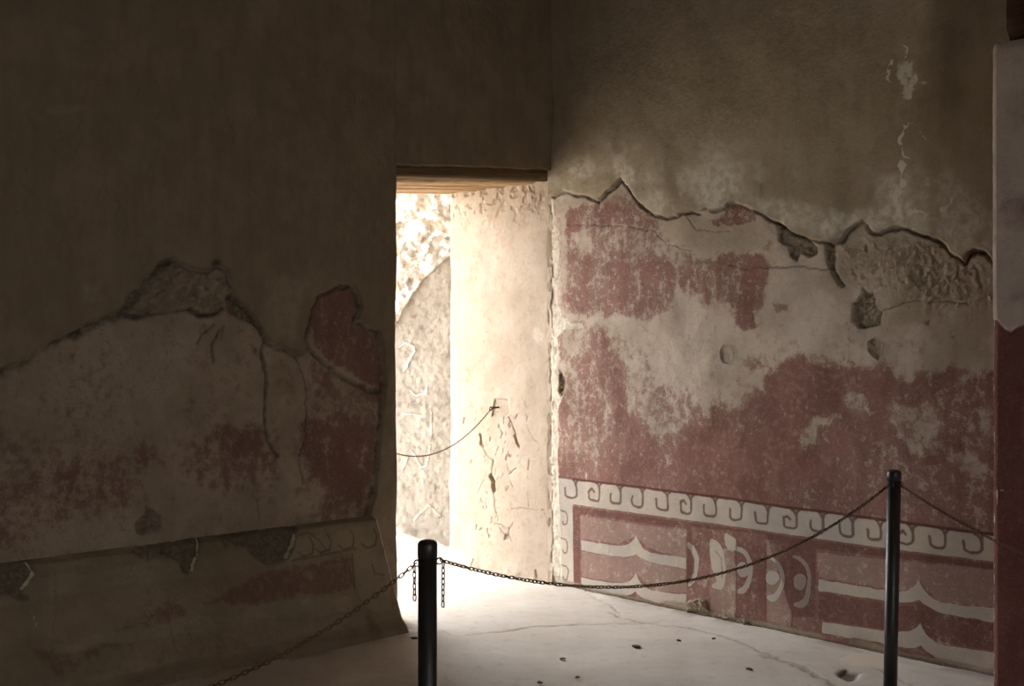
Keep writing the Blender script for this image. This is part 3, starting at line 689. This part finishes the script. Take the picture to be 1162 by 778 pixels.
# ================================================================== FLOOR
class FloorPlane:
    def uz(s, pts): return np.array([floor_pt(x, y) for x, y in pts])
def floor_piece():
    xs = np.concatenate([np.arange(-8, -2, .25), np.arange(-2, 2.6, .011), np.arange(2.6, 8, .25)])
    ys = np.concatenate([np.arange(-4, 4.7, .25), np.arange(4.7, 7.9, .011), np.arange(7.9, 8.6, .1)])
    X, Y = np.meshgrid(xs, ys); X, Y = X.ravel(), Y.ravel()
    m = Masks(FloorPlane(), X, Y); z = (fbm(X, Y, .7, 3, 3)-.5)*.014+(fbm(X, Y, .09, 3, 4)-.5)*.004
    R = np.zeros(X.shape); Dk = R.copy(); C = R.copy()
    def cr(p, w, v):
        nonlocal R, z
        c = m.line(p, w, .05); R = np.maximum(R, c*v); z = z-c*.004
    cr([(530,719),(575,716),(610,711),(660,709),(720,707),(745,706)], .006, .5)
    cr([(690,694),(710,702),(740,708),(780,712),(820,722),(850,733),(875,745),(905,757),(930,768)], .008, .55)
    cr([(862,744),(900,752),(930,766),(960,790)], .010, .6); cr([(990,757),(1030,775),(1060,790)], .006, .5); cr([(640,660),(700,690),(705,700)], .004, .3)
    cr([(470,705),(520,722)], .006, .3); cr([(300,745),(350,752),(420,745)], .006, .4)
    b = sst(-.01, .01, m.poly([(950,764),(958,761),(966,763),(974,764),(970,770),(962,773),(955,770)], .03)); Dk = np.maximum(Dk, b); z -= b*.012
    C = sst(-.012, .012, m.poly([(955,748),(975,741),(1000,744),(1020,748),(1024,756),(1010,760),(985,757),(965,755)], .05))*.5
    # dust and crumbs at the foot of both walls, plus shade painted by the dado
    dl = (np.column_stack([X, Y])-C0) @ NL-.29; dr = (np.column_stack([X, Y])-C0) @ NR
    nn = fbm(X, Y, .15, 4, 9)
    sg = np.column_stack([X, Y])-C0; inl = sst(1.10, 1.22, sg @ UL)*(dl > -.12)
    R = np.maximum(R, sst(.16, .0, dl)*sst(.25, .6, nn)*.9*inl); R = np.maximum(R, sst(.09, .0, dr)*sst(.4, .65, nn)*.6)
    R = np.maximum(R, sst(.5, -.1, dl)*.3*inl)  # wide tint standing for the shade along the left dado
    z += .012*sst(.07, .0, dr)*nn*(dr > -.1)
    V = np.column_stack([X, Y, z]); idx = np.arange(len(X)).reshape(len(ys), len(xs))
    Q = np.stack([idx[:-1, :-1], idx[:-1, 1:], idx[1:, 1:], idx[1:, :-1]], -1).reshape(-1, 4)
    return V, Q, np.column_stack([R, C, Dk, R*0]), np.zeros((len(X), 4))
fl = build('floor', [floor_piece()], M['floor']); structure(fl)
yd = build('ground_outside', [prism([(-30, 8.45), (30, 8.45), (30, 40), (-30, 40)], -.2, -.005), prism([(-30, -4), (-7.9, -4), (-7.9, 8.46), (-30, 8.46)], -.2, -.005)], M['yard']); structure(yd)

# ================================================================== REST OF THE ROOM
RD, SDp = 8.2, 7.4
def rp(r, s): return C0+UR*r+UL*s
ce = build('ceiling', [prism([rp(-1.0, -.8), rp(RD+.4, -.8), rp(RD+.4, SDp+.4), rp(-.93, SDp+.4)], ZT-.01, ZT+.3)], M['plain']); structure(ce)
BACK = dict(s0=4.2, s1=5.3, z0=0., z1=1.9)
ev = build('added_sky_blocker', [prism([wp(-1.2, .95), wp(4.5, .95), wp(4.5, 2.3), wp(-1.2, 2.3)], 3.25, 3.42)], M['plain']); structure(ev)  # unseen eave, added to keep high sky light off the door reveal
bw = build('wall_back', [prism([rp(RD, -.1), rp(RD+.3, -.1), rp(RD+.3, BACK['s0']), rp(RD, BACK['s0'])], 0, ZT),
    prism([rp(RD, BACK['s1']), rp(RD+.3, BACK['s1']), rp(RD+.3, SDp+.3), rp(RD, SDp+.3)], 0, ZT),
    prism([rp(RD, BACK['s0']), rp(RD+.3, BACK['s0']), rp(RD+.3, BACK['s1']), rp(RD, BACK['s1'])], BACK['z1'], ZT)], M['plain']); structure(bw)
sw = build('wall_side', [prism([rp(-.9, SDp), rp(-.9, SDp+.3), rp(RD+.3, SDp+.3), rp(RD+.3, SDp)], 0, ZT)], M['plain']); structure(sw)

# pier on the right with its timber
PP = Plane(C0+NR*.44, UR, NR)
def pier_disp(U, Z):
    m = Masks(PP, U, Z); d = (fbm(U, Z, .3, 3, 1)-.5)*.006
    r0 = 2.777
    e = PP.uz([(1131,362),(1136,368),(1142,374),(1148,377),(1153,372),(1162,368),(1185,362)])
    sd = m.poly(np.vstack([[[0, e[0, 1]]], e, [[5, e[-1, 1]], [5, 5], [0, 5]]]), .012, 3, True); up = sst(-.003, .003, sd)
    d += up*.008
    ch = sst(.02, .0, U-r0); d -= .012*ch
    ch2 = sst(.03, .0, 2.57-Z); d -= .012*ch2
    R = .8+(fbm(U, Z, .3, 3, 3)-.5)*.5
    W = (1-sst(.0, .010, np.abs(sd-.004)))*.75; W = np.maximum(W, m.line([(1131,556),(1132,572)], .004)*.9); W = np.maximum(W, m.line([(1135,556),(1139,556)], .004)*.8)
    W = np.maximum(W, sst(.012, .0, U-r0)*.6)  # paints in the light caught by the chamfered corner
    Di = m.blob([(1150,60),(1162,60),(1162,365),(1152,365)], .05)*.0
    Rr = R*(1-up)
    Rr2 = up*m.blob([(1155,235),(1185,225),(1185,260),(1158,258)], .02)*.5
    return d, np.column_stack([Rr, R*0, R*0, up*(1-Rr2)]), np.column_stack([R*0, W, Di, R*0])
pi = build('wall_pier', [sheet(PP, fine(2.777, 3.35, .006), fine(-.02, 2.57, .006), pier_disp, .05),
    prism(bk(C0+NR*.44, UR, NR, 2.779, 3.348, .03, .5), -.02, 2.568)], M['pier'], defA=(.5, 0, 0, 0)); structure(pi)

def timber(name, L, w, h, mat, parent, seed, round_=.35, seg=60, rough=.006):
    """a hand-hewn log along local x from 0 to L, centred on y, z"""
    bm = bmesh.new(); K = 20; rings = []
    xs = [L*i/seg for i in range(seg+1)]
    for i, x in enumerate(xs):
        ring = []
        for k in range(K):
            a = 2*math.pi*k/K; c, s = math.cos(a), math.sin(a)
            p = 2+ (1-round_)*6; r = (abs(c)**p+abs(s)**p)**(-1/p)
            nz = float(fbm(np.array([x*1.2+seed*9]), np.array([k*.11+seed]), .25, 3, seed)[0]-.5)
            nz2 = float(fbm(np.array([x*.3+seed*5]), np.array([k*.35+seed]), .25, 3, seed+4)[0]-.5)
            r *= 1+(nz*.12+nz2*.14)*rough/.006
            ring.append(bm.verts.new((x, c*r*w/2, s*r*h/2)))
        rings.append(ring)
    for A, B in zip(rings[:-1], rings[1:]):
        for k in range(K): bm.faces.new((A[k], A[(k+1) % K], B[(k+1) % K], B[k]))
    bm.faces.new(rings[0]); bm.faces.new(rings[-1][::-1])
    return bmobj(name, bm, mat, parent)
def orient(o, origin, dirv, z, slope=0.):
    a = math.atan2(dirv[1], dirv[0]); o.location = (origin[0], origin[1], z); o.rotation_euler = (0, -slope, a)
beam = timber('wooden_beam', 5.0, .26, .34, M['dwood'], None, 7, .1, 60, .002)
orient(beam, C0+NR*(.44-.15)+UR*(2.777+.045), UR, 2.575+.168)
tag(beam, 'dark squared timber beam resting on the plastered pier in the top right corner', 'beam')

lint = empty('door_lintel', (*(C0+UL*.0), 2.3)); tag(lint, 'weathered wooden lintel of laid logs spanning the top of the doorway', 'lintel')
lint.location = (0, 0, 0)
sl = math.asin((2.297-2.366)/SD)
y_ = .055
for i, (w, h, mt, zz) in enumerate(((.12, .10, 'log', 2.378), (.23, .10, 'wood', 2.366), (.17, .11, 'wood', 2.369), (.21, .095, 'wood', 2.357), (.21, .11, 'wood', 2.366))):
    t = y_+w/2-.055 + .002; y_ += w-.002
    lg = timber('log', SD+.30, w, h, M[mt], lint, 20+i, .55 if i == 0 else .35, 50)
    o_ = wp(-.12, t); orient(lg, o_, UL, zz-.012+(.0), 0); lg.rotation_euler = (0, -sl, math.atan2(UL[1], UL[0]))

# ================================================================== POSTS
def lathe(bm, prof, K=28, cen=(0, 0)):
    rings = []
    for r, z in prof:
        rings.append([bm.verts.new((cen[0]+r*math.cos(2*math.pi*k/K), cen[1]+r*math.sin(2*math.pi*k/K), z)) for k in range(K)])
    for A, B in zip(rings[:-1], rings[1:]):
        for k in range(K): bm.faces.new((A[k], A[(k+1) % K], B[(k+1) % K], B[k]))
    bm.faces.new(rings[0][::-1]); bm.faces.new(rings[-1])
def torus(bm, R, r, M4, a=16, b=8, lx=0.):
    vs = []
    for i in range(a):
        t = 2*math.pi*i/a; c, s = math.cos(t), math.sin(t); off = lx/2*(1 if c > 0 else -1) if abs(c) > 1e-6 else 0
        vs.append([bm.verts.new(M4 @ Vector((c*(R+r*math.cos(2*math.pi*j/b))+off, s*(R+r*math.cos(2*math.pi*j/b)), r*math.sin(2*math.pi*j/b)))) for j in range(b)])
    for i in range(a):
        for j in range(b):
            bm.faces.new((vs[i][j], vs[(i+1) % a][j], vs[(i+1) % a][(j+1) % b], vs[i][(j+1) % b]))
def make_post(x, y, top, eyes, zeye, label, lean=0.):
    t = empty('barrier_post', (x, y, 0)); tag(t, label, 'post', 'chain barrier posts')
    t.rotation_euler = (0, lean, 0)
    r = .0268
    bm = bmesh.new(); lathe(bm, [(r, .0), (r, .3), (r, zeye+.012)]); bmobj('pole', bm, M['post'], t)
    bm = bmesh.new(); lathe(bm, [(r-.004, zeye+.012), (r+.0012, zeye+.013), (r+.0012, top-.012), (r-.002, top-.006), (r-.008, top-.002), (r-.016, top)]); bmobj('cap', bm, M['post'], t)
    bm = bmesh.new(); lathe(bm, [(.065, 0), (.065, .006), (.061, .009), (.03, .010), (.0275, .022)]); bmobj('base_plate', bm, M['post'], t)
    for a in eyes:
        d = Vector((math.cos(a), math.sin(a), 0)); bm = bmesh.new()
        torus(bm, .009, .0022, Matrix.Translation(d*(r+.008)+Vector((0, 0, zeye))) @ Matrix.Rotation(a, 4, 'Z') @ Matrix.Rotation(math.pi/2, 4, 'X'))
        bmobj('eyelet', bm, M['post'], t)
    return t
A = (-.2365, 3.44); B_ = (1.507, 4.9); N1 = (3.0, 2.6); N2 = (-1.70, 2.40)
ang = lambda p, q: math.atan2(q[1]-p[1], q[0]-p[0])
ZA, ZB = .829, .857
make_post(*A, .891, [ang(A, B_)-.35, ang(A, N2)], ZA, 'black metal barrier post in front of the doorway, the nearer of the two in view')
make_post(*B_, .912, [ang(B_, A)+.5, ang(B_, N1)], ZB, 'black metal barrier post before the red mural, the farther of the two in view', .018)
make_post(*N1, .90, [ang(N1, B_)], .83, 'black metal barrier post at the far right end of the chain, outside the photo')
make_post(*N2, .89, [ang(N2, A)], .825, 'black metal barrier post at the far left end of the chain, outside the photo')

# ================================================================== CHAINS
def link_mesh(scale, mat):
    bm = bmesh.new(); torus(bm, .0047*scale, .0019*scale, Matrix.Identity(4), 12, 6, .0100*scale)
    me = bpy.data.meshes.new('link'); bm.to_mesh(me); bm.free(); me.polygons.foreach_set('use_smooth', [True]*len(me.polygons)); me.materials.append(mat); return me
LM = link_mesh(1., M['chain']); LS = link_mesh(.75, M['chain'])
def resample(P, step):
    P = [Vector(p) for p in P]; out = []; acc = 0.
    for a, b in zip(P[:-1], P[1:]):
        L = (b-a).length; 
        while acc <= L: out.append((a.lerp(b, acc/L), (b-a).normalized())); acc += step
        acc -= L
    return out
def visible(p):
    x = CX+p.x/p.y*F; y = HY+(H-p.z)/p.y*F; return -8 < x < 1170 and -8 < y < 786
def make_chain(label, p0, p1, sag, step, me, extra=(), group='barrier chains'):
    t = empty('barrier_chain' if step > .012 else 'door_chain', p0); 
    tag(t, label, 'chain', group)
    o = Vector(p0); P = []
    for i in range(81):
        k = i/80; q = Vector(p0).lerp(Vector(p1), k); q.z -= 4*sag*k*(1-k); P.append(q)
    items = resample(P, step)
    for ex in extra: items += resample([Vector(p) for p in ex], step)
    pl = []
    for i, (p, d) in enumerate(items):
        q = d.to_track_quat('X', 'Z').to_matrix().to_4x4(); 
        pl.append(Matrix.Translation(p-o) @ q @ Matrix.Rotation((math.pi/2 if i % 2 else 0)+random.uniform(-.25, .25)+.6, 4, 'X'))
    order = sorted(range(len(pl)), key=lambda i: (not visible(items[i][0]), items[i][0].y))
    ind = set(order[:100])
    for i in ind:
        c = bpy.data.objects.new('link', me); COL.objects.link(c); c.parent = t; c.matrix_local = pl[i]
    rest = [i for i in range(len(pl)) if i not in ind]
    if rest:
        bm = bmesh.new()
        for i in rest:
            tmp = me.copy(); tmp.transform(pl[i]); bm.from_mesh(tmp); bpy.data.meshes.remove(tmp)
        r = bmobj('links', bm, M['chain'], t); r['kind'] = 'stuff'
def eye(p, a, z): return (p[0]+math.cos(a)*.044, p[1]+math.sin(a)*.044, z)
ea = eye(A, ang(A, B_)-.35, ZA); eb = eye(A, ang(A, N2), ZA-.004)
e3 = eye(B_, ang(B_, A)+.5, ZB); e4 = eye(B_, ang(B_, N1), ZB)
make_chain('rusty barrier chain sagging between the two black posts across the doorway floor', ea, e3, .207, .0156, LM,
    [[(ea[0]+.002, ea[1], ea[2]-.012), (ea[0]+.001, ea[1], ea[2]-.13)]])
make_chain('dark barrier chain running from the nearer post down to the lower left', eb, eye(N2, ang(N2, A), .825), .262, .0156, LM,
    [[(eb[0]+.001, eb[1], eb[2]-.012), (eb[0]+.002, eb[1], eb[2]-.10)]])
make_chain('dark barrier chain from the farther post down past the red pier on the right', e4, eye(N1, ang(N1, B_), .83), .28, .0156, LM)
hk = C0+UJ*.435; hk2 = wp(SD, .435)
def make_hook(p, n, z, label):
    bm = bmesh.new(); d = Vector((n[0], n[1], 0)).normalized()
    side = Vector((-d.y, d.x, 0))
    rot = d.to_track_quat('Z', 'Y').to_matrix().to_4x4()
    for k, (a, b) in enumerate(((-.03, .035),)):
        m4 = Matrix.Translation(Vector((p[0], p[1], z))) @ rot
        pts = []
        lathe(bm, [(.0055, a), (.0055, b), (.004, b+.003)], 10)
        bmesh.ops.transform(bm, matrix=m4, verts=bm.verts[:])
    n0 = len(bm.verts)
    torus(bm, .010, .0035, Matrix.Translation(Vector((p[0], p[1], z-.004))+d*.042) @ Matrix.Rotation(math.atan2(d.y, d.x), 4, 'Z') @ Matrix.Rotation(math.pi/2, 4, 'X'))
    o = bmobj('wall_hook', bm, M['chain']); tag(o, label, 'hook')
make_hook(hk, NJ, .99, 'rusty iron hook set in the white door reveal above the cracks')
make_hook(hk2, -UL, .985, 'iron hook on the dark side of the doorway, hidden behind the left wall')
make_chain('thin chain slung low across the doorway from a hook in the white reveal', (hk[0]+NJ[0]*.045, hk[1]+NJ[1]*.045, .98), (hk2[0]-UL[0]*.045, hk2[1]-UL[1]*.045, .975), .235, .0104, LS, (), 'door chain')

# ================================================================== CRUMBS ON THE FLOOR
chips = [(722,734,.016,'flat brown plaster chip on the pale floor in the middle, beyond the shadow'), (638,748,.011,'small brown crumb on the pale floor just right of the shadow edge'),
         (655,769,.010,'small brown crumb at the bottom of the picture right of the nearer post'), (613,775,.012,'dark crumb at the bottom edge in the soft shadow right of the nearer post'),
         (850,760,.014,'thin brown plaster chip on the floor left of the farther post'), (810,725,.010,'tiny crumb on the floor below the painted half rings'),
         (770,727,.009,'tiny crumb on the floor below the left painted panel'), (366,735,.013,'small dark stone in the shade at the foot of the left dado'),
         (264,757,.018,'dark stone in the shade at the foot of the left dado, above the hanging chain'), (470,724,.014,'crumb beside the foot of the dark door corner')]
for i, (x, y, r, lb) in enumerate(chips):
    bm = bmesh.new(); bmesh.ops.create_icosphere(bm, subdivisions=2, radius=r)
    rr = random.Random(i)
    for v in bm.verts: v.co *= rr.uniform(.75, 1.15); v.co.z *= .4; v.co.x *= 1.4
    o = bmobj('plaster_chip', bm, M['chip'], smooth=False); p = floor_pt(x, y)
    o.location = (p[0], p[1], .004); o.rotation_euler = (0, 0, rr.uniform(0, 3)); tag(o, lb, 'chip')

# ================================================================== LIGHT
w = bpy.data.worlds.new('sky'); sc.world = w; w.use_nodes = True
bg = w.node_tree.nodes['Background']; bg.inputs[0].default_value = (.955, .975, 1., 1); bg.inputs[1].default_value = 17.
def portal(cen, nrm, sx, sz):
    l = bpy.data.lights.new('sky_portal', 'AREA'); l.shape = 'RECTANGLE'; l.size = sx; l.size_y = sz; l.cycles.is_portal = True
    o = bpy.data.objects.new('sky_portal', l); COL.objects.link(o); o.location = cen
    o.rotation_euler = Vector(nrm).to_track_quat('-Z', 'Y').to_euler()
su = bpy.data.lights.new('sun', 'SUN'); su.energy = 6.; su.angle = math.radians(25); su.color = (1, .975, .93)
so = bpy.data.objects.new('sun', su); COL.objects.link(so); so.rotation_euler = Vector((.30, -.50, -1.0)).to_track_quat('-Z', 'Y').to_euler()

# ================================================================== CAMERA
cam = bpy.data.cameras.new('camera'); co = bpy.data.objects.new('camera', cam); COL.objects.link(co)
co.location = (0, 0, H); co.rotation_euler = (math.pi/2, 0, 0)
cam.sensor_width = 36; cam.lens = 36*F/1162; cam.shift_y = (HY-389)/1162; cam.clip_end = 200
sc.camera = co
sc.view_settings.view_transform = 'Standard'; sc.view_settings.look = 'None'; sc.view_settings.gamma = 1
sc.view_settings.use_curve_mapping = False; sc.view_settings.exposure = 0.
sc.cycles.max_bounces = 12; sc.cycles.diffuse_bounces = 8; sc.cycles.use_denoising = True
sc.cycles.sample_clamp_indirect = 0
